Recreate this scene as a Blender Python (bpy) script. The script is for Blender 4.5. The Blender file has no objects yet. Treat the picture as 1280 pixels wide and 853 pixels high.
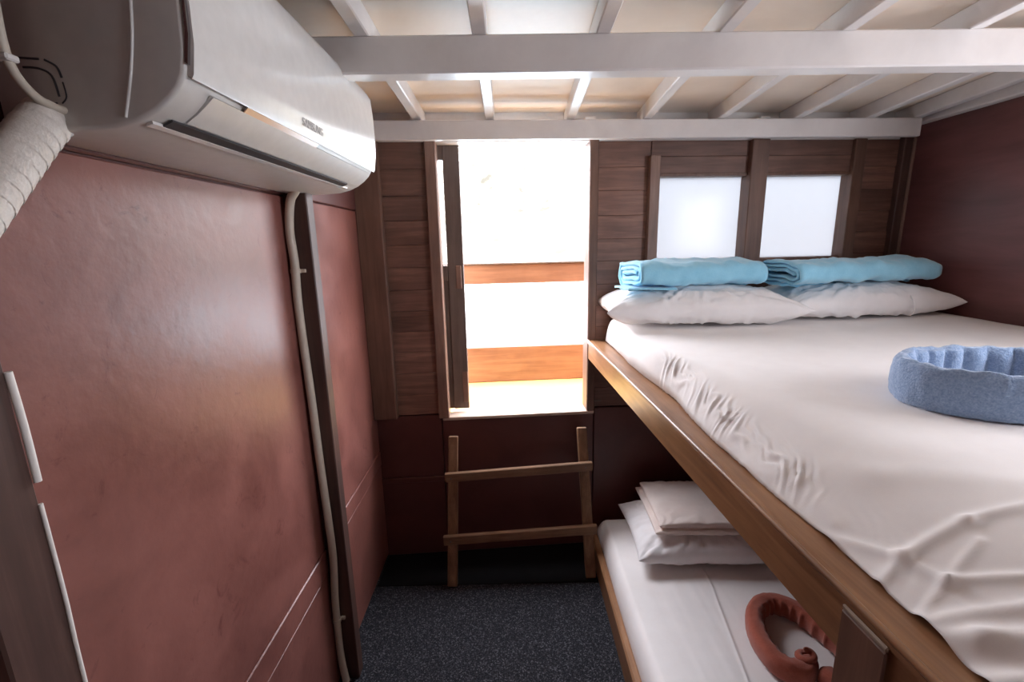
import bpy, bmesh, math, random
from mathutils import Vector, Matrix, noise

random.seed(7)
S = bpy.context.scene
COL = S.collection
R = math.radians

# ------------------------------------------------------------------ camera
cam_d = bpy.data.cameras.new('camera')
cam_d.lens = 16.0
cam_d.sensor_width = 36.0
cam_d.clip_start = 0.02
cam_d.clip_end = 2000
cam = bpy.data.objects.new('camera', cam_d)
COL.objects.link(cam)
PITCH, ROLL = R(12.2), R(1.2)
fwd = Vector((0, math.cos(PITCH), -math.sin(PITCH)))
up0 = Vector((0, math.sin(PITCH), math.cos(PITCH)))
rt0 = Vector((1, 0, 0))
rt = rt0 * math.cos(ROLL) - up0 * math.sin(ROLL)
up = up0 * math.cos(ROLL) + rt0 * math.sin(ROLL)
m = Matrix((rt, up, -fwd)).transposed().to_4x4()
m.translation = Vector((0, 0, 1.57))
cam.matrix_world = m
S.camera = cam

# ------------------------------------------------------------------ world, exposure
S.view_settings.view_transform = 'Standard'
S.view_settings.look = 'None'
S.view_settings.gamma = 1.0
S.view_settings.use_curve_mapping = False
S.view_settings.exposure = 0.40
S.cycles.use_denoising = True
S.cycles.max_bounces = 14
S.cycles.diffuse_bounces = 8
S.cycles.sample_clamp_indirect = 12.0
SKY = 15.0
w = bpy.data.worlds.new('overcast_sky')
S.world = w
w.use_nodes = True
bg = w.node_tree.nodes['Background']
bg.inputs['Color'].default_value = (0.95, 0.96, 1.05, 1)
bg.inputs['Strength'].default_value = SKY


def portal(name, loc, rot, sx, sy):
    """Cycles light portal in a real opening: guides the sky light, adds none."""
    d = bpy.data.lights.new(name, 'AREA')
    d.shape = 'RECTANGLE'
    d.size, d.size_y = sx, sy
    d.cycles.is_portal = True
    o = bpy.data.objects.new(name, d)
    COL.objects.link(o)
    o.location = loc
    o.rotation_euler = rot


TH = math.atan(0.07)          # the end wall stands a little askew
Y0 = 2.116
portal('door_daylight', (0.04, Y0 + 0.11, 1.39), (R(-90), 0, TH), 0.72, 1.34)
portal('side_window_daylight', (1.875, 0.50, 1.68), (R(90), 0, R(90)), 0.74, 0.44)


# ------------------------------------------------------------------ materials
def lin(r, g, b):
    f = lambda c: (c / 255 / 12.92) if c <= 10.3 else ((c / 255 + 0.055) / 1.055) ** 2.4
    return (f(r), f(g), f(b), 1)


class NT:
    def __init__(self, name):
        self.m = bpy.data.materials.new(name)
        self.m.use_nodes = True
        self.t = self.m.node_tree
        self.b = self.t.nodes['Principled BSDF']

    def n(self, typ, **kw):
        x = self.t.nodes.new(typ)
        for k, v in kw.items():
            if k in x.inputs:
                x.inputs[k].default_value = v
            else:
                setattr(x, k, v)
        return x

    def l(self, a, b):
        self.t.links.new(a, b)

    def coord(self, scale=(1, 1, 1), kind='Object'):
        c = self.n('ShaderNodeTexCoord')
        mp = self.n('ShaderNodeMapping')
        mp.inputs['Scale'].default_value = scale
        self.l(c.outputs[kind], mp.inputs['Vector'])
        return mp.outputs['Vector']

    def ramp(self, fac, stops):
        r = self.n('ShaderNodeValToRGB')
        e = r.color_ramp.elements
        while len(e) > 1:
            e.remove(e[-1])
        e[0].position, e[0].color = stops[0]
        for p, c in stops[1:]:
            q = e.new(p)
            q.color = c
        self.l(fac, r.inputs['Fac'])
        return r.outputs['Color']

    def noise(self, vec, scale, detail=4, rough=0.55, dist=0.0):
        x = self.n('ShaderNodeTexNoise')
        x.inputs['Scale'].default_value = scale
        x.inputs['Detail'].default_value = detail
        x.inputs['Roughness'].default_value = rough
        x.inputs['Distortion'].default_value = dist
        self.l(vec, x.inputs['Vector'])
        return x.outputs['Fac']

    def mix(self, fac, a, b, mode='MIX'):
        x = self.n('ShaderNodeMix', data_type='RGBA', blend_type=mode)
        for s, v in ((x.inputs[0], fac), (x.inputs[6], a), (x.inputs[7], b)):
            if hasattr(v, 'is_output'):
                self.l(v, s)
            else:
                s.default_value = v
        return x.outputs[2]

    def bump(self, h, strength, dist=0.002):
        x = self.n('ShaderNodeBump')
        x.inputs['Strength'].default_value = strength
        x.inputs['Distance'].default_value = dist
        self.l(h, x.inputs['Height'])
        self.l(x.outputs['Normal'], self.b.inputs['Normal'])

    def vary(self, col, lo, hi):
        """brightness of each single piece (plank, panel) differs a little"""
        oi = self.n('ShaderNodeObjectInfo')
        mr = self.n('ShaderNodeMapRange')
        mr.inputs['To Min'].default_value = lo
        mr.inputs['To Max'].default_value = hi
        self.l(oi.outputs['Random'], mr.inputs['Value'])
        hs = self.n('ShaderNodeHueSaturation')
        self.l(mr.outputs['Result'], hs.inputs['Value'])
        self.l(col, hs.inputs['Color'])
        return hs.outputs['Color']


def wood(name, c0, c1, c2, axis='X', rough=0.45, scale=1.0, vary=None, bump=0.25, spec=0.5):
    n = NT(name)
    a, b = 3.0 * scale, 42.0 * scale
    sc = {'X': (a, b, b), 'Y': (b, a, b), 'Z': (b, b, a)}[axis]
    v = n.coord(sc)
    oi = n.n('ShaderNodeObjectInfo')
    ad = n.n('ShaderNodeVectorMath', operation='ADD')
    sc2 = n.n('ShaderNodeMath', operation='MULTIPLY')
    sc2.inputs[1].default_value = 37.0
    n.l(oi.outputs['Random'], sc2.inputs[0])
    n.l(v, ad.inputs[0])
    n.l(sc2.outputs[0], ad.inputs[1])
    f = n.noise(ad.outputs[0], 1.0, 6, 0.65, 0.6)
    col = n.ramp(f, [(0.28, c0), (0.5, c1), (0.74, c2)])
    big = n.noise(n.coord((2, 2, 2)), 2.4, 3)
    col = n.mix(0.35, col, n.ramp(big, [(0.3, c0), (0.7, c2)]))
    if vary:
        col = n.vary(col, *vary)
    n.l(col, n.b.inputs['Base Color'])
    n.b.inputs['Roughness'].default_value = rough
    n.b.inputs['Specular IOR Level'].default_value = spec
    n.bump(f, bump, 0.0015)
    return n.m


def paint(name, c0, c1, rough=0.35, scale=3.0, bump=0.15, streak=(1, 1, 1), rvar=0.12, vary=None, spots=None, spec=0.5):
    n = NT(name)
    v = n.coord(streak)
    f = n.noise(v, scale, 6, 0.6, 0.4)
    col = n.ramp(f, [(0.3, c0), (0.7, c1)])
    if spots:
        g = n.noise(n.coord((1, 1, 1)), 12.0, 6, 0.72, 1.6)
        msk = n.ramp(g, [(0.60, (0, 0, 0, 1)), (0.70, (1, 1, 1, 1))])
        sep = n.n('ShaderNodeSeparateColor')
        n.l(msk, sep.inputs[0])
        mm = n.n('ShaderNodeMath', operation='MULTIPLY')
        mm.inputs[1].default_value = 0.7
        n.l(sep.outputs[0], mm.inputs[0])
        col = n.mix(mm.outputs[0], col, spots)
    if vary:
        col = n.vary(col, *vary)
    n.l(col, n.b.inputs['Base Color'])
    mr = n.n('ShaderNodeMapRange')
    mr.inputs['To Min'].default_value = max(0.02, rough - rvar)
    mr.inputs['To Max'].default_value = rough + rvar
    n.l(f, mr.inputs['Value'])
    n.l(mr.outputs['Result'], n.b.inputs['Roughness'])
    n.b.inputs['Specular IOR Level'].default_value = spec
    fb = n.noise(n.coord(tuple(s * 1.0 for s in streak)), scale * 9, 3, 0.5)
    n.bump(fb, bump, 0.002)
    return n.m


def plain(name, c, rough=0.5, metal=0.0, spec=0.5):
    n = NT(name)
    f = n.noise(n.coord(), 40.0, 3)
    d = tuple(x * 0.93 for x in c[:3]) + (1,)
    n.l(n.ramp(f, [(0.3, d), (0.7, c)]), n.b.inputs['Base Color'])
    n.b.inputs['Roughness'].default_value = rough
    n.b.inputs['Metallic'].default_value = metal
    n.b.inputs['Specular IOR Level'].default_value = spec
    return n.m


def cloth(name, c0, c1, rough=0.9, fine=900, bump=0.1, sheen=0.2, big=14.0):
    n = NT(name)
    v = n.coord()
    f = n.noise(v, fine, 2, 0.5)
    g = n.noise(v, big, 4, 0.6)
    col = n.mix(0.5, n.ramp(f, [(0.3, c0), (0.7, c1)]), n.ramp(g, [(0.3, c0), (0.7, c1)]))
    n.l(col, n.b.inputs['Base Color'])
    n.b.inputs['Roughness'].default_value = rough
    n.b.inputs['Specular IOR Level'].default_value = 0.2
    n.b.inputs['Sheen Weight'].default_value = sheen
    n.bump(f, bump, 0.0015)
    return n.m


M = {}
M['red'] = paint('red_brown_gloss_paint', lin(112, 69, 62), lin(144, 93, 84), 0.36, 4.5, 0.35, (1, 1.0, 1.0), 0.16, spots=lin(98, 52, 48))
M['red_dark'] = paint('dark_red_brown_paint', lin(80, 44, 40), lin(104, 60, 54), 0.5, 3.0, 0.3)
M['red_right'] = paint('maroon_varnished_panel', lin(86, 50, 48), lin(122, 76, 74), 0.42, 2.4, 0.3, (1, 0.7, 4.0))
M['plank'] = wood('brown_varnished_plank', lin(74, 50, 42), lin(112, 79, 66), lin(150, 110, 93), 'X', 0.5, 1.0, (0.8, 1.25), 0.5)
M['post'] = wood('brown_post_wood', lin(78, 54, 44), lin(104, 74, 60), lin(128, 94, 77), 'Z', 0.5, 1.0)
M['jamb'] = wood('tan_frame_wood', lin(100, 74, 62), lin(126, 96, 82), lin(152, 120, 104), 'Z', 0.45)
M['sillw'] = wood('daylight_lightened_sill_wood', lin(176, 152, 134), lin(200, 178, 160), lin(222, 204, 188), 'X', 0.5)  # wood tone lightened to paint in daylight washing out the sill top
M['leaf'] = wood('grey_brown_door_wood', lin(76, 62, 56), lin(102, 86, 78), lin(124, 107, 97), 'Z', 0.5)
M['dark_post'] = wood('dark_post_wood', lin(54, 36, 32), lin(76, 52, 46), lin(98, 72, 62), 'Z', 0.5)
M['bunk'] = wood('varnished_bunk_wood', lin(100, 66, 44), lin(142, 100, 68), lin(174, 132, 96), 'Y', 0.33, 0.8)
M['bunk_worn'] = wood('worn_bare_wood', lin(124, 104, 86), lin(150, 130, 112), lin(176, 158, 138), 'Y', 0.7)
M['ladder'] = wood('weathered_ladder_wood', lin(90, 64, 46), lin(126, 92, 66), lin(158, 122, 92), 'Z', 0.6)
M['rung'] = wood('weathered_rung_wood', lin(90, 64, 46), lin(126, 92, 66), lin(158, 122, 92), 'X', 0.6)
M['rail'] = wood('orange_varnished_rail', lin(112, 74, 52), lin(138, 94, 68), lin(160, 114, 84), 'X', 0.4)
M['white'] = paint('white_gloss_paint', lin(208, 203, 200), lin(224, 220, 217), 0.32, 5.0, 0.25, (1, 1, 1), 0.08)
M['ceil'] = paint('cream_gloss_ceiling_paint', lin(222, 204, 186), lin(238, 223, 207), 0.44, 3.0, 0.35, (1, 1, 1), 0.08)
M['ac'] = plain('white_glossy_plastic', lin(222, 220, 216), 0.22)
M['ac_side'] = plain('white_satin_plastic', lin(206, 203, 198), 0.38)
M['ac_dark'] = plain('dark_grey_plastic', lin(52, 50, 52), 0.5)
M['chrome'] = plain('chrome_trim', lin(190, 190, 192), 0.15, 1.0)
M['reflection_tint'] = plain('amber_reflection_plastic', lin(214, 178, 148), 0.2)
M['print'] = plain('grey_print', lin(176, 172, 173), 0.5)
M['pvc'] = plain('off_white_pipe_plastic', lin(208, 198, 182), 0.45)
M['tape'] = cloth('white_pipe_tape', lin(214, 206, 196), lin(232, 226, 218), 0.6, 300, 0.2, 0.0)
M['sheet'] = cloth('white_cotton_sheet', lin(232, 228, 226), lin(240, 237, 235), 0.85, 1200, 0.05, 0.15)
M['pillow'] = cloth('white_cotton_pillowcase', lin(228, 226, 226), lin(240, 238, 238), 0.85, 1200, 0.05, 0.15)
M['cream'] = cloth('cream_cotton', lin(224, 208, 200), lin(236, 224, 216), 0.9, 1200, 0.06, 0.15)
M['sky_towel'] = cloth('light_blue_fleece', lin(128, 192, 220), lin(158, 214, 236), 0.95, 520, 0.35, 0.4, 22)
M['blue_terry'] = cloth('grey_blue_terry', lin(112, 140, 180), lin(166, 188, 216), 1.0, 300, 0.9, 0.4, 180)
M['rust_terry'] = cloth('rust_red_terry', lin(140, 72, 56), lin(168, 94, 76), 1.0, 380, 0.6, 0.3, 40)
M['grout'] = plain('white_sealant', lin(232, 228, 222), 0.6)
M['metal'] = plain('dull_metal', lin(120, 112, 104), 0.4, 0.8)
M['deck'] = paint('pale_yellow_deck_paint', lin(212, 168, 92), lin(226, 184, 108), 0.6, 4.0, 0.2)


def carpet_mat():
    n = NT('dark_speckled_carpet')
    v = n.coord()
    vo = n.n('ShaderNodeTexVoronoi')
    vo.inputs['Scale'].default_value = 240.0
    n.l(v, vo.inputs['Vector'])
    sp = n.n('ShaderNodeSeparateColor')
    n.l(vo.outputs['Color'], sp.inputs[0])
    col = n.ramp(sp.outputs[0], [(0.0, lin(12, 12, 14)), (0.55, lin(34, 34, 39)), (0.8, lin(60, 60, 66)), (1.0, lin(112, 112, 119))])
    f = n.noise(v, 260, 3, 0.7)
    col = n.mix(0.35, col, n.ramp(f, [(0.38, lin(10, 10, 12)), (0.64, lin(92, 93, 100))]))
    n.l(col, n.b.inputs['Base Color'])
    n.b.inputs['Roughness'].default_value = 1.0
    n.b.inputs['Specular IOR Level'].default_value = 0.1
    n.bump(f, 0.8, 0.006)
    return n.m


M['carpet'] = carpet_mat()
M['mat'] = cloth('near_black_strip', lin(14, 14, 15), lin(24, 24, 26), 0.95, 300, 0.3, 0.0)  # near-black material of the thin floor strip under the ladder


def frosted():
    n = NT('white_frosted_glass')
    n.t.nodes.remove(n.b)
    out = n.t.nodes['Material Output']
    tr = n.n('ShaderNodeBsdfTranslucent')
    tr.inputs['Color'].default_value = (0.28, 0.282, 0.288, 1)
    gl = n.n('ShaderNodeBsdfGlossy')
    gl.inputs['Roughness'].default_value = 0.15
    mx = n.n('ShaderNodeMixShader')
    mx.inputs[0].default_value = 0.015
    n.l(tr.outputs[0], mx.inputs[1])
    n.l(gl.outputs[0], mx.inputs[2])
    n.l(mx.outputs[0], out.inputs['Surface'])
    return n.m


def clear_glass():
    n = NT('clear_glass')
    n.t.nodes.remove(n.b)
    out = n.t.nodes['Material Output']
    tr = n.n('ShaderNodeBsdfTransparent')
    gl = n.n('ShaderNodeBsdfGlossy')
    gl.inputs['Roughness'].default_value = 0.02
    mx = n.n('ShaderNodeMixShader')
    mx.inputs[0].default_value = 0.06
    n.l(tr.outputs[0], mx.inputs[1])
    n.l(gl.outputs[0], mx.inputs[2])
    n.l(mx.outputs[0], out.inputs['Surface'])
    return n.m


M['frosted'] = frosted()
M['glass'] = clear_glass()


def hill_mat():
    n = NT('hazy_hillside_scrub')
    f = n.noise(n.coord(), 0.22, 8, 0.7, 0.8)
    n.l(n.ramp(f, [(0.38, lin(44, 41, 30)), (0.45, lin(92, 88, 72)), (0.54, lin(150, 146, 132))]), n.b.inputs['Base Color'])
    n.b.inputs['Roughness'].default_value = 1.0
    return n.m


M['hill'] = hill_mat()
M['sea'] = plain('pale_sea_water', lin(176, 196, 204), 0.12)


# ------------------------------------------------------------------ mesh helpers
def link(name, me, mat, parent=None):
    o = bpy.data.objects.new(name, me)
    COL.objects.link(o)
    if mat is not None and not me.materials:
        me.materials.append(mat)
    if parent is not None:
        o.parent = parent
    return o


def bm_obj(name, bm, mat, parent=None, smooth=False):
    me = bpy.data.meshes.new(name)
    bmesh.ops.recalc_face_normals(bm, faces=bm.faces)
    bm.to_mesh(me)
    bm.free()
    if smooth:
        for p in me.polygons:
            p.use_smooth = True
    return link(name, me, mat, parent)


def add_box(bm, lo, hi, bev=0.0, seg=1):
    g = bmesh.ops.create_cube(bm, size=1.0)
    vs = g['verts']
    c = [(a + b) / 2 for a, b in zip(lo, hi)]
    d = [abs(b - a) for a, b in zip(lo, hi)]
    for v in vs:
        v.co = Vector((c[0] + v.co.x * d[0], c[1] + v.co.y * d[1], c[2] + v.co.z * d[2]))
    if bev > 0:
        es = list({e for v in vs for e in v.link_edges})
        bmesh.ops.bevel(bm, geom=es, offset=min(bev, 0.45 * min(d)), segments=seg, profile=0.5, affect='EDGES')


def box(name, lo, hi, mat, parent=None, bev=0.002, seg=1):
    bm = bmesh.new()
    add_box(bm, lo, hi, bev, seg)
    return bm_obj(name, bm, mat, parent)


def bar(name, p0, p1, wdt, hgt, mat, parent=None, bev=0.002, upv=(0, 0, 1)):
    """square bar between two points; wdt sideways, hgt along upv"""
    p0, p1 = Vector(p0), Vector(p1)
    d = (p1 - p0)
    L = d.length
    d.normalize()
    s = d.cross(Vector(upv)).normalized()
    u = s.cross(d).normalized()
    bm = bmesh.new()
    add_box(bm, (-wdt / 2, 0, -hgt / 2), (wdt / 2, L, hgt / 2), bev)
    mt = Matrix((s, d, u)).transposed().to_4x4()
    mt.translation = p0
    bmesh.ops.transform(bm, matrix=mt, verts=bm.verts)
    return bm_obj(name, bm, mat, parent)


def prism_yprofile(name, pts, y0, y1, mat, parent=None, bev=0.0, smooth=False):
    """extrude an (x,z) outline along y"""
    bm = bmesh.new()
    a = [bm.verts.new((x, y0, z)) for x, z in pts]
    b = [bm.verts.new((x, y1, z)) for x, z in pts]
    n = len(pts)
    bm.faces.new(a)
    bm.faces.new(list(reversed(b)))
    for i in range(n):
        bm.faces.new((a[i], a[(i + 1) % n], b[(i + 1) % n], b[i]))
    bmesh.ops.recalc_face_normals(bm, faces=bm.faces)
    if bev:
        es = [e for e in bm.edges if len(e.link_faces) == 2 and e.calc_face_angle(0) > R(50)]
        bmesh.ops.bevel(bm, geom=es, offset=bev, segments=3, profile=0.5, affect='EDGES')
    o = bm_obj(name, bm, mat, parent)
    if smooth:
        shade_auto(o, 35)
    return o


def shade_auto(o, deg):
    me = o.data
    for p in me.polygons:
        p.use_smooth = True
    bm = bmesh.new()
    bm.from_mesh(me)
    for e in bm.edges:
        e.smooth = not (len(e.link_faces) == 2 and e.calc_face_angle(0) > R(deg))
    bm.to_mesh(me)
    bm.free()


def catmull(pts, per=8):
    P = [Vector(p) for p in pts]
    out = []
    for i in range(len(P) - 1):
        p0 = P[max(i - 1, 0)]
        p1, p2 = P[i], P[i + 1]
        p3 = P[min(i + 2, len(P) - 1)]
        for j in range(per):
            t = j / per
            out.append(0.5 * ((2 * p1) + (p2 - p0) * t + (2 * p0 - 5 * p1 + 4 * p2 - p3) * t * t + (3 * p1 - p0 - 3 * p2 + p3) * t ** 3))
    out.append(P[-1])
    return out


def tube(name, pts, rad, mat, parent=None, sides=12, per=8, radf=None, caps=True):
    c = catmull(pts, per)
    bm = bmesh.new()
    rings = []
    t0 = (c[1] - c[0]).normalized()
    ref = Vector((0, 0, 1)) if abs(t0.z) < 0.9 else Vector((1, 0, 0))
    nrm = t0.cross(ref).normalized()
    for i, p in enumerate(c):
        t = (c[min(i + 1, len(c) - 1)] - c[max(i - 1, 0)]).normalized()
        nrm = (nrm - t * nrm.dot(t)).normalized()
        b = t.cross(nrm)
        r = rad if radf is None else rad * radf(i / (len(c) - 1))
        rings.append([bm.verts.new(p + (nrm * math.cos(a) + b * math.sin(a)) * r) for a in [2 * math.pi * k / sides for k in range(sides)]])
    for i in range(len(rings) - 1):
        for k in range(sides):
            bm.faces.new((rings[i][k], rings[i][(k + 1) % sides], rings[i + 1][(k + 1) % sides], rings[i + 1][k]))
    if caps:
        bm.faces.new(rings[0])
        bm.faces.new(list(reversed(rings[-1])))
    o = bm_obj(name, bm, mat, parent)
    shade_auto(o, 50)
    return o


def grid_mesh(name, rows, mat, parent=None, closed_v=False, caps=False):
    """rows: list of rows of points -> smooth mesh"""
    bm = bmesh.new()
    V = [[bm.verts.new(p) for p in r] for r in rows]
    nv = len(rows[0])
    for i in range(len(V) - 1):
        for j in range(nv if closed_v else nv - 1):
            k = (j + 1) % nv
            bm.faces.new((V[i][j], V[i][k], V[i + 1][k], V[i + 1][j]))
    if caps:
        bm.faces.new(V[0])
        bm.faces.new(list(reversed(V[-1])))
    return bm_obj(name, bm, mat, parent, smooth=True)


def fb(x, y, z=0.0, o=3):
    s, a, t = 0.0, 1.0, 0.0
    for i in range(o):
        s += a * noise.noise(Vector((x, y, z + 7.3 * i)))
        t += a
        x, y, z, a = x * 2.03, y * 2.03, z * 2.03, a * 0.5
    return s / t


def sstep(a, b, x):
    t = max(0.0, min(1.0, (x - a) / (b - a)))
    return t * t * (3 - 2 * t)


def tag(o, label, cat, group=None, kind=None):
    o['label'] = label
    o['category'] = cat
    if group:
        o['group'] = group
    if kind:
        o['kind'] = kind
    return o


def empty(name, loc=(0, 0, 0), rz=0.0):
    o = bpy.data.objects.new(name, None)
    COL.objects.link(o)
    o.location = loc
    o.rotation_euler = (0, 0, rz)
    o.empty_display_size = 0.1
    return o


XL, XR = -0.66, 1.86        # side walls
ZR = 2.06                    # underside of the rafters
ZC = 2.115                   # underside of the ceiling boards
YF = -0.95                   # entry side of the cabin

# ------------------------------------------------------------------ floor
o = box('floor', (XL - 0.05, YF - 0.05, -0.06), (XR + 0.05, 2.30, 0.0), M['carpet'], None, 0)
tag(o, 'dark speckled carpet covering the cabin floor', 'floor', kind='structure')

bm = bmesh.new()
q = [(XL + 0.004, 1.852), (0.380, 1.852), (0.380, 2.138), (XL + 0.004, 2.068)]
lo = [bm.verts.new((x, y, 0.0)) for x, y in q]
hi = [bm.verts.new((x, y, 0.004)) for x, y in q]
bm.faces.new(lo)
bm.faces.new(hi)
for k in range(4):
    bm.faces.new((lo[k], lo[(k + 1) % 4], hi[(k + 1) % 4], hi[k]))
o = bm_obj('floor_strip', bm, M['mat'])  # thin near-black strip over the carpet, back edge following the end wall
tag(o, 'flat black strip along the wall under the ladder', 'mat')

# ------------------------------------------------------------------ left wall
wl = empty('wall_left')
tag(wl, 'glossy red-brown painted plywood wall below the air conditioner', 'wall', kind='structure')
box('backing', (XL - 0.06, YF, 0.0), (XL - 0.008, 2.14, 2.2), M['red_dark'], wl, 0)
for (ya, yb, zb, zt) in ((-0.92, 0.455, 0.455, 0.545), (0.50, 1.392, 0.455, 0.545), (1.43, 2.075, 0.505, 0.58)):
    box('panel', (XL - 0.012, ya, zt + 0.004), (XL, yb, 1.715), M['red'], wl, 0.002)
    box('batten', (XL - 0.012, ya, zb + 0.003), (XL + 0.003, yb, zt), M['red'], wl, 0.003)
    box('panel', (XL - 0.012, ya, 0.012), (XL, yb, zb - 0.001), M['red'], wl, 0.002)
    box('header_board', (XL - 0.012, ya, 1.719), (XL + 0.004, yb, 2.11), M['red_dark'], wl, 0.003)
box('post', (XL - 0.01, 1.39, 0.0), (XL + 0.068, 1.436, 2.06), M['dark_post'], wl, 0.003)
box('post', (XL - 0.01, 0.452, 0.0), (XL + 0.05, 0.53, 2.06), M['dark_post'], wl, 0.003)
# white sealant that has oozed out along the near post
s1 = tube('sealant', [(XL + 0.0515, 0.531, 1.43), (XL + 0.0525, 0.532, 1.36), (XL + 0.053, 0.531, 1.285)], 0.0042, M['grout'], wl, 8, 6)
s2 = tube('sealant', [(XL + 0.051, 0.529, 1.255), (XL + 0.0515, 0.5285, 1.12), (XL + 0.051, 0.526, 0.98), (XL + 0.050, 0.526, 0.6)], 0.0026, M['grout'], wl, 8, 6)
for s_ in (s1, s2):
    s_['label'] = 'white sealant bead along the post edge'

# ------------------------------------------------------------------ end wall (local frame: x along the wall, y outwards)
wb = empty('wall_back', (0, Y0, 0), TH)
tag(wb, 'brown plank end wall with the open doorway and two windows', 'wall', kind='structure')
cs = 1 / math.cos(TH)
T = 0.05                                   # plank thickness


def plank_rows(xa, xb, z0, z1, hgt, mat, y=0.0):
    z = z0
    while z < z1 - 0.01:
        h = min(hgt * random.uniform(0.92, 1.08), z1 - z)
        if z1 - (z + h) < 0.035:
            h = z1 - z
        dy = random.uniform(-0.003, 0.003)
        box('plank', (xa, y + dy, z + 0.0004), (xb, y + T, z + h - 0.0004), mat, wb, 0.0014)
        z += h


plank_rows(-0.70, -0.345, 0.765, 2.00, 0.104, M['plank'])
plank_rows(0.395, 0.64, 0.765, 2.00, 0.104, M['plank'])
plank_rows(0.642, 1.61, 1.856, 2.00, 0.075, M['plank'])
plank_rows(0.665, 1.61, 0.765, 1.455, 0.104, M['plank'])
plank_rows(1.635, 1.83, 0.765, 2.00, 0.104, M['plank'])
# lower wainscot panels
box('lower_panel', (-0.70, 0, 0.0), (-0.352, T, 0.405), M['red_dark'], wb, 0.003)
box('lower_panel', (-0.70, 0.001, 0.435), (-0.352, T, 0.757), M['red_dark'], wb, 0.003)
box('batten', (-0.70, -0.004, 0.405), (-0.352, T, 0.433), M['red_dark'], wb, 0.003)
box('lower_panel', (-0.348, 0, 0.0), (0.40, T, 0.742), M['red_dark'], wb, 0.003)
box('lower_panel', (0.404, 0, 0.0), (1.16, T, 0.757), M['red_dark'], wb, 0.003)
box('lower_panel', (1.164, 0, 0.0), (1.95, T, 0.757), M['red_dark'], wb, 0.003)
# posts
box('corner_post', (-0.665, -0.045, 0.76), (-0.555, 0.01, 2.06), M['post'], wb, 0.004)
box('corner_post', (1.815, -0.03, 0.76), (1.90, 0.02, 2.06), M['dark_post'], wb, 0.003)
box('top_plate', (-0.72, 0.0, 2.00), (1.95, T + 0.02, 2.20), M['white'], wb, 0.003)
# sheathing outside, leaving doorway and windows open
box('sheathing', (-0.75, T, -0.1), (1.98, T + 0.012, 0.745), M['plank'], wb, 0)
box('sheathing', (-0.75, T, 0.745), (-0.35, T + 0.012, 2.2), M['plank'], wb, 0)
box('sheathing', (0.41, T, 0.745), (0.67, T + 0.012, 2.2), M['plank'], wb, 0)
box('sheathing', (0.67, T, 0.745), (1.60, T + 0.012, 1.46), M['plank'], wb, 0)
box('sheathing', (0.67, T, 1.86), (1.60, T + 0.012, 2.2), M['plank'], wb, 0)
box('sheathing', (1.60, T, 0.745), (1.98, T + 0.012, 2.2), M['plank'], wb, 0)
for u in (-0.385, 0.35, 1.125, 1.60):
    box('block', (u - 0.022, -0.055, ZR - 0.01), (u + 0.022, 0.01, ZR + 0.028), M['white'], wb, 0.003)

# doorway with the sliding leaf pushed aside
dr = empty('door_1', (0, Y0, 0), TH)
tag(dr, 'open doorway with a wooden sliding door pushed to the left', 'door', kind='structure')
box('frame_jamb', (-0.362, -0.022, 0.745), (-0.312, 0.085, 2.04), M['jamb'], dr, 0.004)
box('frame_jamb', (0.362, -0.012, 0.745), (0.402, 0.085, 2.04), M['post'], dr, 0.004)
box('sill', (-0.345, -0.012, 0.730), (0.40, 0.064, 0.747), M['sillw'], dr, 0.003)
box('track', (-0.75, 0.064, 2.005), (0.42, 0.125, 2.05), M['post'], dr, 0.003)
lf = box('door_stile', (-0.292, 0.075, 0.757), (-0.216, 0.105, 2.005), M['leaf'], dr, 0.003)
box('door_stile', (-0.742, 0.075, 0.757), (-0.68, 0.105, 2.005), M['leaf'], dr, 0.003)
box('door_rail', (-0.68, 0.076, 1.94), (-0.292, 0.104, 2.005), M['leaf'], dr, 0.003)
box('door_rail', (-0.68, 0.076, 1.40), (-0.292, 0.104, 1.47), M['leaf'], dr, 0.003)
box('door_panel', (-0.68, 0.082, 0.757), (-0.292, 0.098, 1.40), M['leaf'], dr, 0.002)
box('pane', (-0.68, 0.087, 1.47), (-0.292, 0.092, 1.94), M['glass'], dr, 0)
h = box('finger_pull', (-0.254, 0.071, 1.36), (-0.228, 0.078, 1.47), M['jamb'], lf, 0.003)
h['label'] = 'pale wooden finger pull on the sliding door'
box('repair_patch', (-0.245, 0.072, 0.79), (-0.218, 0.077, 0.95), M['jamb'], lf, 0.003)
tube('latch_pin', [(0.40, -0.014, 0.80), (0.43, -0.018, 0.801)], 0.003, M['metal'], dr, 8, 3)

# windows
for i, (xa, xb) in enumerate(((0.675, 1.098), (1.172, 1.588))):
    wn = empty('window_%d' % (i + 1), (0, Y0, 0), TH)
    tag(wn, ('left' if i == 0 else 'right') + ' of the two frosted windows above the bunk pillows', 'window', kind='structure')
    box('pane', (xa - 0.01, 0.045, 1.455), (xb + 0.01, 0.050, 1.866), M['frosted'], wn, 0)
    box('sill', (xa, -0.004, 1.453), (xb, 0.06, 1.475), M['post'], wn, 0.003)
    box('lintel', (xa, -0.006, 1.848), (xb, 0.06, 1.862), M['post'], wn, 0.002)
    if i == 0:
        box('mullion', (xa - 0.045, -0.028, 1.30), (xa + 0.002, 0.05, 1.935), M['jamb'], wn, 0.003)
    if i == 1:
        box('mullion', (1.094, -0.03, 1.30), (xa + 0.002, 0.05, 2.0), M['post'], wn, 0.003)
        box('mullion', (xb - 0.002, -0.024, 1.30), (xb + 0.052, 0.05, 2.0), M['post'], wn, 0.003)

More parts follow.
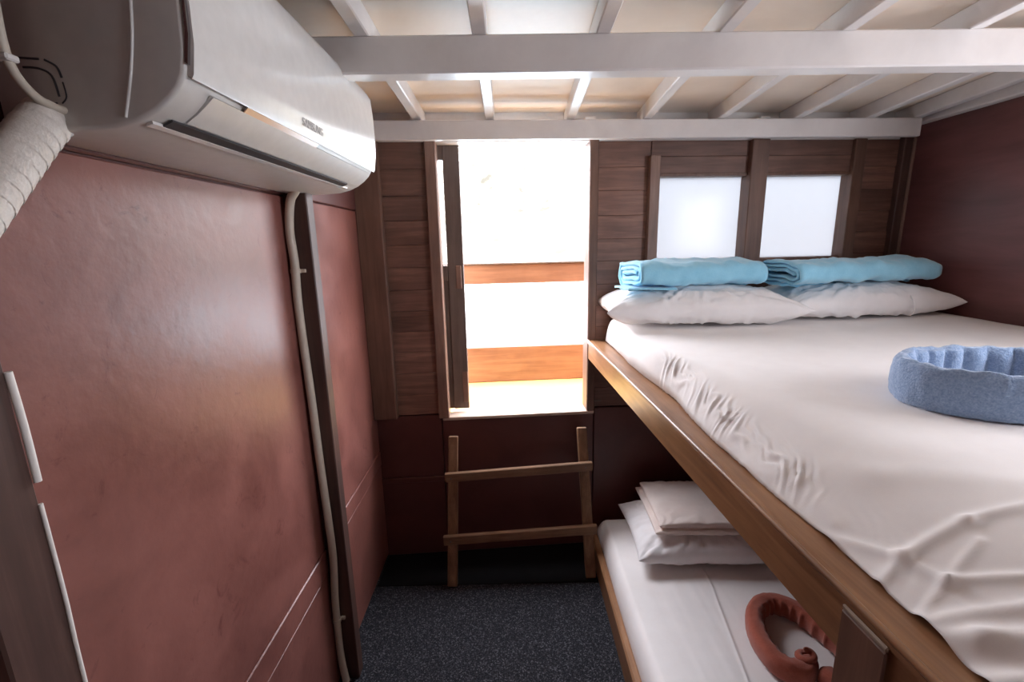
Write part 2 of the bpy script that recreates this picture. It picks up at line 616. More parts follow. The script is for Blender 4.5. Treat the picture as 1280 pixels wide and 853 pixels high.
# ------------------------------------------------------------------ right wall and entry wall
wr = empty('wall_right')
tag(wr, 'dark maroon varnished plywood wall beside the upper bunk', 'wall', kind='structure')
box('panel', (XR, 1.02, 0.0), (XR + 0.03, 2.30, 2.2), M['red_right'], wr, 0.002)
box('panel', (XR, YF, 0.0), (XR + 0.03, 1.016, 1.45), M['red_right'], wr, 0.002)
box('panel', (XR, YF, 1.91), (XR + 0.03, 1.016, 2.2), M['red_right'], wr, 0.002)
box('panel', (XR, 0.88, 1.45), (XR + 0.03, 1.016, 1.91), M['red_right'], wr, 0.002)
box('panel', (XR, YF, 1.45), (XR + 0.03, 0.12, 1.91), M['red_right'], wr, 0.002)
w3 = empty('window_3')
tag(w3, 'open side window in the maroon wall above the bunk foot', 'window', kind='structure')
box('window_frame', (XR - 0.012, 0.09, 1.42), (XR + 0.04, 0.91, 1.45), M['post'], w3, 0.003)
box('window_frame', (XR - 0.012, 0.09, 1.91), (XR + 0.04, 0.91, 1.94), M['post'], w3, 0.003)
box('window_frame', (XR - 0.012, 0.09, 1.45), (XR + 0.04, 0.12, 1.91), M['post'], w3, 0.003)
box('window_frame', (XR - 0.012, 0.88, 1.45), (XR + 0.04, 0.91, 1.91), M['post'], w3, 0.003)
box('cove_strip', (XR - 0.045, YF, ZR - 0.012), (XR, 2.22, ZR + 0.03), M['white'], wr, 0.004)
t_ = box('corner_strip', (XR - 0.010, 2.205, 1.25), (XR, 2.217, 2.02), M['jamb'], wr, 0.002)
wf = empty('wall_front')
tag(wf, 'plain dark red cabin wall behind the viewer', 'wall', kind='structure')
box('panel', (XL, YF - 0.03, 0), (0.6, YF, 2.2), M['red_dark'], wf, 0.002)
box('panel', (0.604, YF - 0.03, 0), (XR, YF, 2.2), M['red_dark'], wf, 0.002)

# ------------------------------------------------------------------ ceiling
ce = empty('ceiling')
tag(ce, 'white painted ceiling with exposed rafters and cross beams', 'ceiling', kind='structure')
rafters = [(-0.352, -0.025), (-0.066, -0.010), (0.245, 0.03), (0.552, 0.055), (0.862, 0.075), (1.185, 0.09), (1.49, 0.13), (1.70, 0.15)]
RW = 0.036
yb0, yb1 = YF, 2.14
for x, s in rafters:
    bar('rafter', (x + s * (yb0 - 1.5), yb0, ZR + 0.028), (x + s * (yb1 - 1.5), yb1 + 0.09 * max(0, x), ZR + 0.028), RW, 0.056, M['white'], ce, 0.003)
edges = [(XL - 0.02, 0.0)] + rafters + [(XR + 0.02, 0.0)]
for i in range(len(edges) - 1):
    (xa, sa), (xb, sb) = edges[i], edges[i + 1]
    bm = bmesh.new()
    dz = random.uniform(0, 0.002)
    q = [(xa + sa * (yb0 - 1.5) + 0.0015, yb0), (xb + sb * (yb0 - 1.5) - 0.0015, yb0), (xb + sb * (2.3 - 1.5) - 0.0015, 2.3), (xa + sa * (2.3 - 1.5) + 0.0015, 2.3)]
    lo = [bm.verts.new((x, y, ZC + dz)) for x, y in q]
    hi = [bm.verts.new((x, y, ZC + 0.012)) for x, y in q]
    bm.faces.new(lo)
    bm.faces.new(list(reversed(hi)))
    for k in range(4):
        bm.faces.new((lo[k], lo[(k + 1) % 4], hi[(k + 1) % 4], hi[k]))
    bm_obj('ceiling_board', bm, M['ceil'], ce)
box('roof_deck', (XL - 0.06, YF - 0.03, ZC + 0.012), (XR + 0.06, 2.32, ZC + 0.04), M['ceil'], ce, 0)
bar('cross_beam', (XL, 1.236, 2.018), (XR, 1.292, 2.022), 0.056, 0.084, M['white'], ce, 0.004)
b2 = bar('cross_beam', (-0.64, 1.955, 2.018), (1.79, 2.125, 2.024), 0.028, 0.074, M['white'], ce, 0.003)

# ------------------------------------------------------------------ walkway and view outside
ow = empty('deck_walkway', (0, Y0, 0), TH)
tag(ow, 'pale yellow side deck outside the doorway', 'deck', kind='structure')
box('deck_board', (-3.2, 0.062, 0.66), (3.6, 0.70, 0.735), M['deck'], ow, 0.004)
rl = empty('deck_railing', (0, Y0, 0), TH)
tag(rl, 'orange-brown wooden deck railing seen through the doorway', 'railing')
box('toe_board', (-3.2, 0.57, 0.735), (3.6, 0.60, 0.955), M['rail'], rl, 0.004)
box('rail_board', (-3.2, 0.57, 1.335), (3.6, 0.60, 1.447), M['rail'], rl, 0.004)
box('rail_cap', (-3.2, 0.56, 1.447), (3.6, 0.612, 1.458), M['leaf'], rl, 0.003)
for u in (-1.9, -0.75, 1.0, 2.4):
    box('railing_post', (u - 0.03, 0.60, 0.66), (u + 0.03, 0.65, 1.446), M['rail'], rl, 0.004)
o = box('sea', (-600, 4.5, -1.3), (600, 900, -1.2), M['sea'], None, 0)
tag(o, 'pale sea beyond the deck railing', 'sea', kind='stuff')
rows = []
for i in range(50):
    y = 50 + i * 2.4
    r_ = []
    for j in range(90):
        x = -110 + j * 2.6
        hgt = 34 * sstep(0, 1, i / 46) * (0.72 + 0.5 * fb(x * 0.02, y * 0.02, 1, 4)) + 2.2 * fb(x * 0.25, y * 0.25, 5, 3)
        r_.append((x, y, -1.6 + max(0, hgt)))
    rows.append(r_)
o = grid_mesh('hillside', rows, M['hill'])
tag(o, 'washed-out scrubby hillside far outside the doorway', 'hill', kind='structure')

# ------------------------------------------------------------------ upper bunk
BR = math.atan2(0.045, 1.0)                 # the bunk runs slightly off square
bk = empty('upper_bunk', (0.366, 2.135, 0), BR)   # local: x into the room's right, -y towards the viewer
tag(bk, 'varnished wooden upper bunk frame holding the wide mattress', 'bunk bed')
LB = 2.02
# front rail with a rounded top lip
pts = [(0.0, 1.016), (0.03, 1.016), (0.03, 1.085), (0.075, 1.085), (0.075, 1.103), (0.012, 1.106), (0.003, 1.104), (-0.004, 1.098), (-0.004, 1.090), (0.0, 1.086)]
sr = prism_yprofile('side_rail', pts, -LB, 0.0, M['bunk'], bk, 0.0)
bd = tube('edge_bead', [(-0.001, -0.002, 1.1035), (-0.001, -LB / 2, 1.1035), (-0.001, -LB, 1.1035)], 0.0055, M['bunk'], sr, 10, 6)
box('base_board', (0.03, -LB, 1.066), (1.47, -0.01, 1.085), M['bunk'], bk, 0.002)
box('end_rail', (0.03, -LB, 1.0), (1.44, -LB + 0.03, 1.066), M['bunk'], bk, 0.003)
for t in (0.35, 0.8, 1.25, 1.65):
    box('cross_bearer', (0.031, -t - 0.025, 1.0), (1.46, -t + 0.025, 1.066), M['bunk'], bk, 0.003)
sp = box('support_post', (-0.009, -1.692, 0.0), (-0.0042, -1.622, 1.086), M['post'], bk, 0.003)
pc = box('post_top', (-0.009, -1.692, 1.0865), (-0.0042, -1.622, 1.094), M['bunk_worn'], sp, 0.002)
pc['label'] = 'worn pale top end of the support post'

# ------------------------------------------------------------------ upper mattress with fitted sheet
mt = empty('mattress', (0.366, 2.135, 0), BR)
tag(mt, 'wide mattress under a white fitted sheet on the upper bunk', 'mattress')
MW0, MW1 = 0.070, 1.485


def ridge(px, py, ax, ay, bx, by, width, amp, soft=0.06):
    dx, dy = bx - ax, by - ay
    L2 = dx * dx + dy * dy
    t = ((px - ax) * dx + (py - ay) * dy) / L2
    tc = max(0, min(1, t))
    qx, qy = ax + dx * tc, ay + dy * tc
    d = math.hypot(px - qx, py - qy)
    end = 1.0 if 0 < t < 1 else 0.9 + 0.0 * t
    return amp * end * math.exp(-(d / width) ** 2)


def chain(pts, wd, am):
    return [(*pts[i], *pts[i + 1], wd, am) for i in range(len(pts) - 1)]


FOLDS = (chain([(0.03, 1.46), (0.085, 1.59), (0.098, 1.65), (0.17, 1.69), (0.30, 1.76)], 0.007, 0.0055)
         + chain([(0.045, 1.612), (0.095, 1.597), (0.18, 1.59), (0.30, 1.60)], 0.009, 0.0065)
         + chain([(0.05, 1.668), (0.095, 1.652), (0.165, 1.622)], 0.006, 0.004)
         + chain([(0.045, 1.675), (0.13, 1.715), (0.28, 1.80)], 0.010, 0.008)
         + chain([(0.028, 1.56), (0.030, 1.68), (0.07, 1.72), (0.14, 1.76), (0.25, 1.83)], 0.014, 0.012)
         + chain([(0.035, 1.75), (0.10, 1.79), (0.2, 1.87)], 0.012, 0.011)
         + chain([(0.09, 1.36), (0.16, 1.46), (0.30, 1.55)], 0.03, 0.003)
         + chain([(0.05, 1.28), (0.08, 1.40), (0.07, 1.5)], 0.012, 0.004))


def mat_point(k, t):
    """k 0..1 across (dense near the free edge), t metres from the head end"""
    near = sstep(0.5, 1.9, t)
    Rr = 0.035 + 0.33 * near                       # width of the rounded free edge
    x0 = MW0 - 0.028 * near + 0.006 * math.sin(t * 9) + 0.012 * fb(t * 5, 1.7, 0, 2)
    s = k
    x = x0 + s
    f = min(1.0, max(0.0, s / Rr))
    prof = (1 - (1 - f) ** 2.3) ** (0.55 + 0.40 * near)
    crown = 0.014 * sstep(0, 0.8, s) + 0.010 * sstep(0.9, 1.5, s)
    z = 1.107 + 0.106 * prof + crown
    z += 0.006 * fb(x * 3.0, t * 3.0, 4, 3) * f
    # gathers of the elastic hem along the free edge
    g = sstep(0.66, 0.76, t) * (1 - 0.9 * sstep(1.3, 1.5, t))
    ph = t * 190 + 30 * fb(t * 7, s * 6, 2, 3) + s * 330
    band = math.exp(-((s - 0.022 - 0.02 * near) / (0.020 + 0.012 * near)) ** 2)
    ampv = 0.0055 * g * band * (0.3 + 0.9 * max(0, 0.5 + 1.7 * fb(t * 9, s * 6, 8, 2)))
    z += ampv * (1 - 2 * abs(math.sin(ph * 0.5)) ** 0.7)
    x += 0.55 * ampv * math.cos(ph * 0.5) 
    # long pulled folds near the foot end
    for (ax, at, bx, bt, wd, am) in FOLDS:
        z += 0.75 * ridge(x, t, ax, at, bx, bt, wd, am)
    xm = (1.856 - 0.366 - math.sin(BR) * t) / math.cos(BR)
    return (min(x, xm - 0.014), -t, z)


ks = [0.0]
while ks[-1] < 1.40:
    ks.append(ks[-1] + (0.0035 if ks[-1] < 0.30 else 0.012 if ks[-1] < 0.42 else 0.05))
ks[-1] = 1.405
rows = []
n_t = 480
for i in range(n_t + 1):
    t = 0.03 + 1.97 * i / n_t
    r_ = []
    top = [mat_point(k, t) for k in ks]
    # tuck under at both sides, round the two ends over
    e = min(1.0, min((t - 0.03), (2.0 - t)) / 0.02)
    ez = math.sqrt(max(0.0, 1 - (1 - e) ** 2))
    x0 = top[0][0]
    r_.append((x0 + 0.03, -t, 1.1045))
    for (x, y, z) in top:
        r_.append((x, y, 1.1055 + (z - 1.1055) * (0.25 + 0.75 * ez)))
    r_.append((top[-1][0] + 0.012, -t, 1.16))
    r_.append((top[-1][0], -t, 1.1045))
    rows.append(r_)
grid_mesh('fitted_sheet', rows, M['sheet'], mt, closed_v=True, caps=True)


# ------------------------------------------------------------------ pillows and towels
def pillow(name, w, d, h, mat, seed, parent=None, pinch=0.10, wr=1.0, nu=120, nv=72, flat=0.32, power=0.42):
    rows = []

    def pt(u, v, side):
        x = w / 2 * u * (1 - pinch * (1 - abs(v) ** 2.2))
        y = d / 2 * v * (1 - pinch * (1 - abs(u) ** 2.2))
        e = max(0.0, (1 - abs(u) ** 2.6) * (1 - abs(v) ** 2.6))
        z = h / 2 * e ** power
        if side < 0:
            z = -min(z, h * flat) * (1 - 0.15 * e)
        # wrinkles running in from the seams and corners
        rim = e ** 0.25 * (1 - 0.75 * e)
        a1 = math.atan2(v * d, u * w)
        z += side * wr * 0.018 * rim * fb(a1 * 7.5, e * 1.4, seed, 3)
        z += side * wr * 0.010 * (e ** 0.5) * fb(u * 2.6, v * 5.0, seed + 3, 3)
        z += side * wr * 0.0035 * rim * math.sin(u * 46 + 9 * fb(u * 3, v * 3, seed + 5, 2)) * max(0, 0.4 + 1.5 * fb(u * 4, 2.0 * v, seed + 6, 2))
        y += wr * 0.004 * fb(u * 3, v * 2, seed + 9, 2)
        return (x, y, z)
    U = [math.sin(math.pi / 2 * (-1 + 2 * i / nu)) for i in range(nu + 1)]
    Vv = [math.sin(math.pi / 2 * (-1 + 2 * j / nv)) for j in range(nv + 1)]
    for u in U:
        rows.append([pt(u, v, 1) for v in Vv] + [pt(u, v, -1) for v in reversed(Vv[1:-1])])
    return grid_mesh(name, rows, mat, parent, closed_v=True)


p1 = empty('pillow', (0.785, 1.942, 1.290), R(-4))
tag(p1, 'plump white pillow nearest the doorway on the upper bunk', 'pillow', 'pillows on the upper bunk')
pillow('pillowcase', 0.79, 0.39, 0.175, M['pillow'], 3.0, p1, wr=1.7)
p2 = empty('pillow', (1.470, 2.0, 1.296), R(3.5))
tag(p2, 'plump white pillow nearest the maroon wall on the upper bunk', 'pillow', 'pillows on the upper bunk')
pillow('pillowcase', 0.75, 0.38, 0.165, M['pillow'], 11.0, p2, wr=1.7)
tube('seam_tie', [(0.145, -0.170, 0.03), (0.142, -0.192, 0.0), (0.15, -0.19, -0.03), (0.143, -0.18, -0.05)], 0.0028, M['pillow'], p2, 8, 6)


def folded_towel(name, L, depth, hgt, turns, mat, parent, seed, wob):
    """one long cloth ribbon folded over and over, end layers showing"""
    th = hgt / (2 * turns + 0.6)
    path = []
    N = int(56 * turns)
    for i in range(N + 1):
        f = i / N
        a = -math.pi / 2 + 2 * math.pi * turns * f
        sh = th * turns * f
        A, B = depth / 2 - sh * 1.12, hgt / 2 - sh * 0.98
        A, B = max(A, 0.012), max(B, 0.003)
        c_, s_ = math.cos(a), math.sin(a)
        path.append((A * math.copysign(abs(c_) ** 0.5, c_), B * math.copysign(abs(s_) ** 0.62, s_)))
    rows = []
    nx = 46
    half = th * 0.43
    for ix in range(nx + 1):
        x = -L / 2 + L * ix / nx
        edge = 1 - min(1, min(ix, nx - ix) / 3.0)
        outer, inner = [], []
        for i, (y, z) in enumerate(path):
            j0, j1 = max(i - 1, 0), min(i + 1, N)
            ty, tz = path[j1][0] - path[j0][0], path[j1][1] - path[j0][1]
            l = math.hypot(ty, tz) or 1
            ny, nz = tz / l, -ty / l
            dz = wob * fb(x * 9 + seed, y * 8, seed, 3) + 0.5 * wob * fb(x * 20, y * 22, seed + 4, 2)
            dx = edge * 0.012 * fb(i * 0.10, seed, ix * 0.01, 2) - edge * math.copysign(0.004, x)
            if ix in (0, nx):
                hh = half * 0.5
            else:
                hh = half
            outer.append((x + dx, y + ny * hh, z + nz * hh + dz))
            inner.append((x + dx, y - ny * hh, z - nz * hh + dz))
        rows.append(outer + list(reversed(inner)))
    o = grid_mesh(name, rows, mat, parent, closed_v=True)
    # close the ribbon's two ends
    bm = bmesh.new()
    bm.from_mesh(o.data)
    bm.verts.ensure_lookup_table()
    n = len(rows[0])
    for base in (0, nx * n):
        for i in range(N):
            try:
                bm.faces.new((bm.verts[base + i], bm.verts[base + i + 1], bm.verts[base + n - 2 - i], bm.verts[base + n - 1 - i]))
            except ValueError:
                pass
    bmesh.ops.recalc_face_normals(bm, faces=bm.faces)
    for f in bm.faces:
        f.smooth = True
    bm.to_mesh(o.data)
    bm.free()
    return o


t1 = empty('folded_towel', (0.760, 1.94, 1.430), R(8))
tag(t1, 'light blue towel folded on the pillow nearest the doorway', 'towel', 'folded towels on the pillows')
folded_towel('towel_cloth', 0.545, 0.26, 0.108, 2.6, M['sky_towel'], t1, 2.0, 0.022)
rows = []
for i in range(13):
    x = -0.315 + 0.20 * i / 12
    rows.append([(x, -0.115 + 0.16 * j / 10, -0.051 + 0.003 * math.sin(j + i * .4) + s * 0.004) for s in (1, -1) for j in (range(11) if s > 0 else range(10, -1, -1))])
grid_mesh('towel_flap', rows, M['sky_towel'], t1, closed_v=True, caps=True)
t2 = empty('folded_towel', (1.432, 1.955, 1.424), R(10))
tag(t2, 'light blue towel folded on the pillow nearest the maroon wall', 'towel', 'folded towels on the pillows')
folded_towel('towel_cloth', 0.665, 0.27, 0.098, 2.7, M['sky_towel'], t2, 21.0, 0.024)


def ring_towel(name, path, hw, hh, mat, pleat, seed, npth=240, nsec=40, closed=True, rough=0.0016):
    """rolled cloth bent along a path; upright rounded section, pleats on the inner side (left of the path)"""
    pts = catmull(path, max(4, npth // (len(path) - 1)))
    if closed:
        pts = pts[:-1]
    n = len(pts)
    rows = []
    for i, p in enumerate(pts):
        a = pts[(i - 1) % n] if closed else pts[max(0, i - 1)]
        b = pts[(i + 1) % n] if closed else pts[min(n - 1, i + 1)]
        t = (b - a).normalized()
        s = Vector((-t.y, t.x, 0)).normalized()
        taper = 1.0
        if not closed:
            e = min(i, n - 1 - i) / (n * 0.05)
            taper = math.sqrt(max(0.05, 1 - (1 - min(1, e)) ** 2))
        row = []
        for j in range(nsec):
            q = 2 * math.pi * j / nsec
            c_, s_ = math.cos(q), math.sin(q)
            cx = hw * taper * math.copysign(abs(c_) ** 0.8, c_)
            cz = hh * taper * math.copysign(abs(s_) ** 0.7, s_)
            inner = max(0.0, c_)
            pl = pleat * inner ** 0.7 * (abs(math.sin(i * math.pi * 26 / n + 2.2 * fb(i * 6 / n, seed, 0, 2))) ** 0.6 - 0.7)
            top = max(0.0, s_) * pleat * 0.55 * fb(i * 22 / n, j * 0.3, seed, 2)
            v = p + s * (cx + pl) + Vector((0, 0, cz + top))
            v += Vector((fb(v.x * 60, v.y * 60, v.z * 60 + seed, 2), fb(v.x * 60, v.y * 60 + 9, v.z * 60, 2), fb(v.x * 60 + 5, v.y * 60, v.z * 60, 2))) * rough
            row.append(v)
        rows.append(row)
    if closed:
        rows.append(rows[0])
    o = grid_mesh(name, rows, mat, None, closed_v=True, caps=not closed)
    if closed:
        bm = bmesh.new()
        bm.from_mesh(o.data)
        bmesh.ops.remove_doubles(bm, verts=bm.verts, dist=1e-6)
        bmesh.ops.recalc_face_normals(bm, faces=bm.faces)
        bm.to_mesh(o.data)
        bm.free()
    return o


path = []
for i in range(17):
    a = 2 * math.pi * i / 16
    path.append((1.022 + 0.190 * math.cos(a) * (1 + 0.05 * math.sin(a)), 0.900 + 0.125 * math.sin(a), 1.268))
rg = ring_towel('towel_ring', path, 0.017, 0.046, M['blue_terry'], 0.014, 5.0, rough=0.003)
tag(rg, 'grey-blue terry towel curled into a ring on the white sheet', 'towel')

# ------------------------------------------------------------------ lower bunk
lk = empty('lower_bunk', (0.385, 2.10, 0), 0.0)
tag(lk, 'low wooden bunk frame on the carpet under the upper bunk', 'bunk bed')
pts = [(0.0, 0.0), (0.028, 0.0), (0.028, 0.118), (0.022, 0.124), (0.004, 0.124), (-0.003, 0.119), (-0.003, 0.108), (0.0, 0.104)]
prism_yprofile('side_rail', pts, -1.98, -0.03, M['bunk'], lk, 0.0)
box('end_rail', (0.028, -1.98, 0.0), (1.46, -1.955, 0.118), M['bunk'], lk, 0.003)
box('base_board', (0.028, -1.955, 0.05), (1.46, -0.03, 0.066), M['bunk'], lk, 0.002)

lm = empty('mattress', (0.41, 2.07, 0), 0.0)
tag(lm, 'low mattress under a white sheet on the bottom bunk', 'mattress')
rows = []
for i in range(181):
    t = 0.0 + 1.92 * i / 180
    e = min(1.0, min(t, 1.92 - t) / 0.05)
    ez = math.sqrt(max(0.0, 1 - (1 - e) ** 2))
    r_ = []
    kk = [0.0] + [0.05 * (q / 8) ** 1.2 for q in range(1, 9)] + [0.05 + 0.015 * q for q in range(1, 6)] + [0.13 + 0.0035 * q for q in range(0, 84)] + [0.43, 0.46] + [0.5 + 0.06 * q for q in range(0, 16)] + [1.425]
    r_.append((0.02, -t, 0.068))
    for s in kk:
        f = min(1.0, s / 0.05)
        prof = (1 - (1 - f) ** 2.2) ** 0.5
        z = 0.105 + 0.098 * prof * (0.2 + 0.8 * ez)
        z += f * (0.004 * fb(s * 4, t * 2.4, 3, 3) + 0.0025 * fb(s * 22, t * 1.6, 6, 2))
        # sheet overlap: a straight step across the bed
        xs = 0.375 + 0.0 * t - 0.18 * max(0, (t - 0.5)) * 0.9
        d = s - xs
        z += 0.0035 * math.exp(-(d / 0.006) ** 2) + 0.004 * sstep(0.004, -0.004, d)
        r_.append((s + 0.002 * math.sin(t * 8), -t, z))
    r_.append((1.425, -t, 0.068))
    rows.append(r_)
grid_mesh('sheet', rows, M['sheet'], lm, closed_v=True, caps=True)

lp = empty('pillow', (0.85, 1.845, 0.272), R(-1.5))
tag(lp, 'flattened white pillow at the head of the bottom bunk', 'pillow')
pillow('pillowcase', 0.68, 0.42, 0.15, M['pillow'], 31.0, lp, pinch=0.05, wr=1.4)
# thin folded cream cover lying on that pillow
fc = empty('folded_cover', (0.86, 1.875, 0.368), R(-2))
tag(fc, 'thin folded cream cover lying on the bottom bunk pillow', 'bed cover')
for k in range(2):
    q = pillow('fold', 0.53 - 0.014 * k, 0.37 - 0.012 * k, 0.034 + 0.014 * k, M['cream'], 40.0 + 5 * k, fc, pinch=0.015, wr=0.9, nu=60, nv=44, flat=0.5, power=0.2)
    q.location = (0.014 * k, 0.008 * k, -0.010 + 0.024 * k)

# rust towel ring: heart-like loop, one end curled up
path = [(0.935, 1.205, 0.243), (0.885, 1.165, 0.240), (0.825, 1.195, 0.243), (0.812, 1.285, 0.246), (0.850, 1.385, 0.247), (0.925, 1.435, 0.247), (1.000, 1.40, 0.246), (1.045, 1.31, 0.246), (1.070, 1.21, 0.245), (1.075, 1.12, 0.243), (1.02, 1.08, 0.241), (0.965, 1.12, 0.240), (0.935, 1.165, 0.240)]
rr = ring_towel('towel_ring', [Vector(p) for p in reversed(path)], 0.029, 0.036, M['rust_terry'], -0.009, 17.0, closed=False)
tag(rr, 'rust-red towel curled into a loop on the bottom bunk', 'towel')
bm_path = []
for i in range(15):
    a = 0.5 + i * 0.62
    r0 = 0.032 - 0.0019 * i
    bm_path.append((0.912 + r0 * math.cos(a), 1.188 + r0 * 0.8 * math.sin(a), 0.258 + 0.0028 * i))
tube('curled_end', bm_path, 0.013, M['rust_terry'], rr, 12, 6, lambda f: 1.0 - 0.35 * f)

# ------------------------------------------------------------------ ladder
ld = empty('ladder')
tag(ld, 'short weathered wooden ladder leaning below the doorway', 'ladder')


def lad(z, off=0.0):
    return 1.842 + 0.31 * z + off


nv = (0, -1, 0.31)
bar('stile', (-0.302, lad(0.0) + 0.004, 0.002), (-0.292, lad(0.665), 0.665), 0.046, 0.030, M['ladder'], ld, 0.004, nv)
bar('stile', (0.352, lad(0.0) + 0.040, 0.002), (0.331, lad(0.680) + 0.034, 0.680), 0.048, 0.030, M['ladder'], ld, 0.004, nv)
bar('rung', (-0.330, lad(0.487) - 0.019, 0.487), (0.374, lad(0.510) + 0.012, 0.512), 0.022, 0.044, M['rung'], ld, 0.003)
bar('rung', (-0.340, lad(0.212) - 0.019, 0.212), (0.384, lad(0.230) + 0.010, 0.232), 0.022, 0.046, M['rung'], ld, 0.003)
for (x, z, dy) in ((-0.302, 0.487, -0.031), (0.340, 0.51, 0.0), (-0.306, 0.212, -0.031), (0.346, 0.231, 0.0)):
    tube('nail', [(x, lad(z) + dy + 0.003, z), (x, lad(z) + dy - 0.003, z)], 0.0035, M['metal'], ld, 8, 2)

# ------------------------------------------------------------------ air conditioner
ac = empty('air_conditioner')
tag(ac, 'white wall-mounted air conditioner high on the red wall', 'air conditioner')
ya, yb = 0.64, 1.45
body = [(-0.655, 2.005), (-0.44, 2.005), (-0.414, 1.998), (-0.405, 1.98), (-0.402, 1.93), (-0.4015, 1.87), (-0.404, 1.82), (-0.411, 1.788), (-0.421, 1.772), (-0.436, 1.758),
        (-0.455, 1.745), (-0.480, 1.734), (-0.510, 1.727), (-0.56, 1.724), (-0.655, 1.724)]
prism_yprofile('casing', body, ya, yb, M['ac_side'], ac, 0.006, True)
fp = [(-0.470, 2.012), (-0.428, 2.010), (-0.408, 2.002), (-0.398, 1.985), (-0.3945, 1.94), (-0.3935, 1.88), (-0.3955, 1.825), (-0.4015, 1.790), (-0.4045, 1.785), (-0.4115, 1.790), (-0.4055, 1.83), (-0.4035, 1.88), (-0.4045, 1.94), (-0.408, 1.98), (-0.416, 1.995), (-0.47, 2.004)]
f_ = prism_yprofile('front_panel', fp, ya + 0.006, yb - 0.004, M['ac'], ac, 0.0, True)
lv = [(-0.4095, 1.7765), (-0.4185, 1.7685), (-0.4345, 1.7555), (-0.4525, 1.7435), (-0.455, 1.7455), (-0.4365, 1.7595), (-0.4215, 1.7725), (-0.413, 1.7795)]
prism_yprofile('louver', lv, ya + 0.055, yb - 0.035, M['ac_side'], ac, 0.0, True)
sl = [(-0.4555, 1.7435), (-0.4690, 1.7375), (-0.4690, 1.7345), (-0.4545, 1.7405)]
prism_yprofile('air_slot', [(x, z - 0.0005) for x, z in sl], ya + 0.03, yb - 0.10, M['ac_dark'], ac)
ls = [(-0.4695, 1.7375), (-0.4775, 1.7345), (-0.4785, 1.7310), (-0.4690, 1.7335)]
prism_yprofile('slot_lip', ls, ya + 0.012, yb - 0.06, M['ac'], ac)
prism_yprofile('chrome_edge', [(-0.4045, 1.80), (-0.398, 1.835), (-0.3955, 1.90), (-0.398, 1.902), (-0.4015, 1.84), (-0.408, 1.803)], ya + 0.001, ya + 0.0062, M['chrome'], f_)
dp = prism_yprofile('rail_reflection_strip', [(-0.4035, 1.7845), (-0.4105, 1.7775), (-0.4095, 1.7765), (-0.4025, 1.7830)], ya + 0.13, ya + 0.40, M['reflection_tint'], f_)  # amber colour painted in for the deck railing reflected on the panel
dp['label'] = 'pale amber strip painted in as a deck rail reflection'
tube('side_seam', [(-0.452, ya - 0.0005, 2.0), (-0.462, ya - 0.0005, 1.87), (-0.475, ya - 0.0005, 1.80), (-0.494, ya - 0.0005, 1.739)], 0.0022, M['ac'], ac, 8, 8)
for k, pl in enumerate(([(-0.615, 1.811), (-0.590, 1.809)], [(-0.583, 1.808), (-0.570, 1.800), (-0.566, 1.787)], [(-0.612, 1.800), (-0.592, 1.798), (-0.578, 1.789), (-0.574, 1.765)], [(-0.566, 1.782), (-0.565, 1.765), (-0.572, 1.757)],
                        [(-0.590, 1.757), (-0.578, 1.757)], [(-0.612, 1.758), (-0.595, 1.757)])):
    tube('knockout_line', [(x, ya - 0.0003, z) for x, z in pl], 0.0009 if k in (3,) else 0.0014, M['ac_dark'], ac, 6, 6)
box('back_plate', (XL + 0.005, ya + 0.02, 1.735), (XL + 0.012, yb - 0.02, 1.99), M['ac_side'], ac, 0.002)
cu = bpy.data.curves.new('logo', 'FONT')
cu.body = 'SAMSUNG'
cu.size = 0.022
cu.extrude = 0.0003
cu.align_x = 'CENTER'
tmp = bpy.data.objects.new('logo_text', cu)
COL.objects.link(tmp)
bpy.context.view_layer.update()
lme = bpy.data.meshes.new_from_object(tmp.evaluated_get(bpy.context.evaluated_depsgraph_get()))
bpy.data.objects.remove(tmp)
bpy.data.curves.remove(cu)
lme.materials.clear()
lo_ = link('logo', lme, M['print'], f_)
lo_.matrix_local = Matrix(((0, 0, 1, -0.3935), (1, 0, 0, 1.005), (0, 1, 0, 1.802), (0, 0, 0, 1))) @ Matrix.Rotation(R(5), 4, 'X')
lo_.location.x = -0.3975

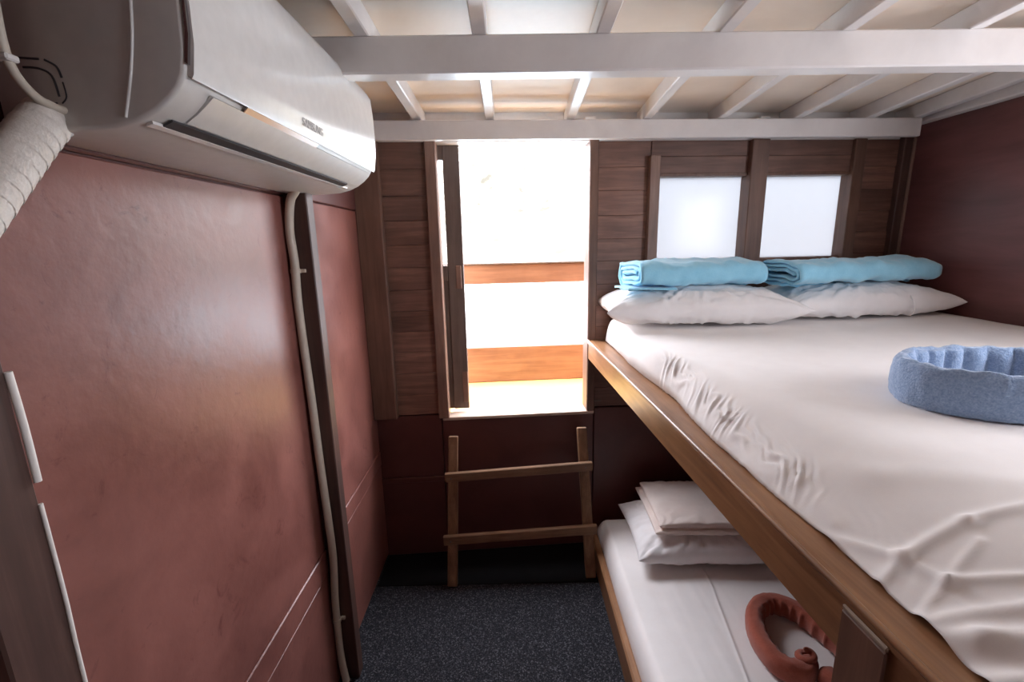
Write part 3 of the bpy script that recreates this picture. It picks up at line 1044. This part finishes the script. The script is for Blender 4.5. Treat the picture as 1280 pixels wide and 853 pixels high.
# taped refrigerant pipe leaving the unit
dc = empty('refrigerant_pipe')
tag(dc, 'thick white taped pipe hanging from the air conditioner end', 'pipe')
dpth = [(-0.600, 0.650, 1.745), (-0.600, 0.620, 1.715), (-0.598, 0.583, 1.675), (-0.592, 0.540, 1.632), (-0.582, 0.488, 1.58), (-0.576, 0.445, 1.52), (-0.576, 0.40, 1.46), (-0.578, 0.33, 1.38), (-0.58, 0.28, 1.2), (-0.58, 0.26, 0.3)]
cpt = catmull(dpth, 14)
tube('insulated_pipe', dpth, 0.027, M['tape'], dc, 20, 14)
for i in range(2, 70, 5):
    a, b = cpt[i], cpt[i + 1]
    t = (b - a).normalized()
    tube('tape_wrap', [a - t * 0.001, a + t * 0.009], 0.0277, M['tape'], dc, 20, 2, None, False)
cb = empty('power_cable')
tag(cb, 'thin white power cable tied at the end of the air conditioner', 'cable')
tube('cable', [(-0.602, 0.607, 2.02), (-0.597, 0.607, 1.90), (-0.600, 0.608, 1.82), (-0.598, 0.612, 1.785), (-0.588, 0.622, 1.760), (-0.577, 0.637, 1.750), (-0.57, 0.645, 1.749)], 0.0055, M['pvc'], cb, 12, 8)
box('cable_tie', (-0.609, 0.599, 1.795), (-0.590, 0.616, 1.803), M['grout'], cb, 0.002)

# drain hose down the far post
dh = empty('drain_hose')
tag(dh, 'thin white drain hose clipped down the dark wall post', 'hose')
hp = [(-0.600, 1.345, 1.755), (-0.608, 1.362, 1.730), (-0.632, 1.374, 1.70), (-0.645, 1.376, 1.62), (-0.642, 1.376, 1.522), (-0.646, 1.376, 1.42), (-0.645, 1.376, 1.303), (-0.640, 1.376, 1.10), (-0.637, 1.376, 0.875), (-0.632, 1.376, 0.66), (-0.631, 1.376, 0.516), (-0.641, 1.376, 0.36), (-0.645, 1.376, 0.222), (-0.643, 1.374, 0.10), (-0.632, 1.368, 0.012)]
hs_ = tube('hose', hp, 0.0125, M['pvc'], dh, 14, 8)
for z, x in ((1.50, -0.642), (0.27, -0.6435)):
    tube('clip', [(x, 1.376, z - 0.006), (x, 1.376, z + 0.006)], 0.0150, M['pvc'], hs_, 14, 2)
    box('clip_tab', (x + 0.012, 1.380, z - 0.005), (x + 0.026, 1.3905, z + 0.005), M['pvc'], hs_, 0.001)
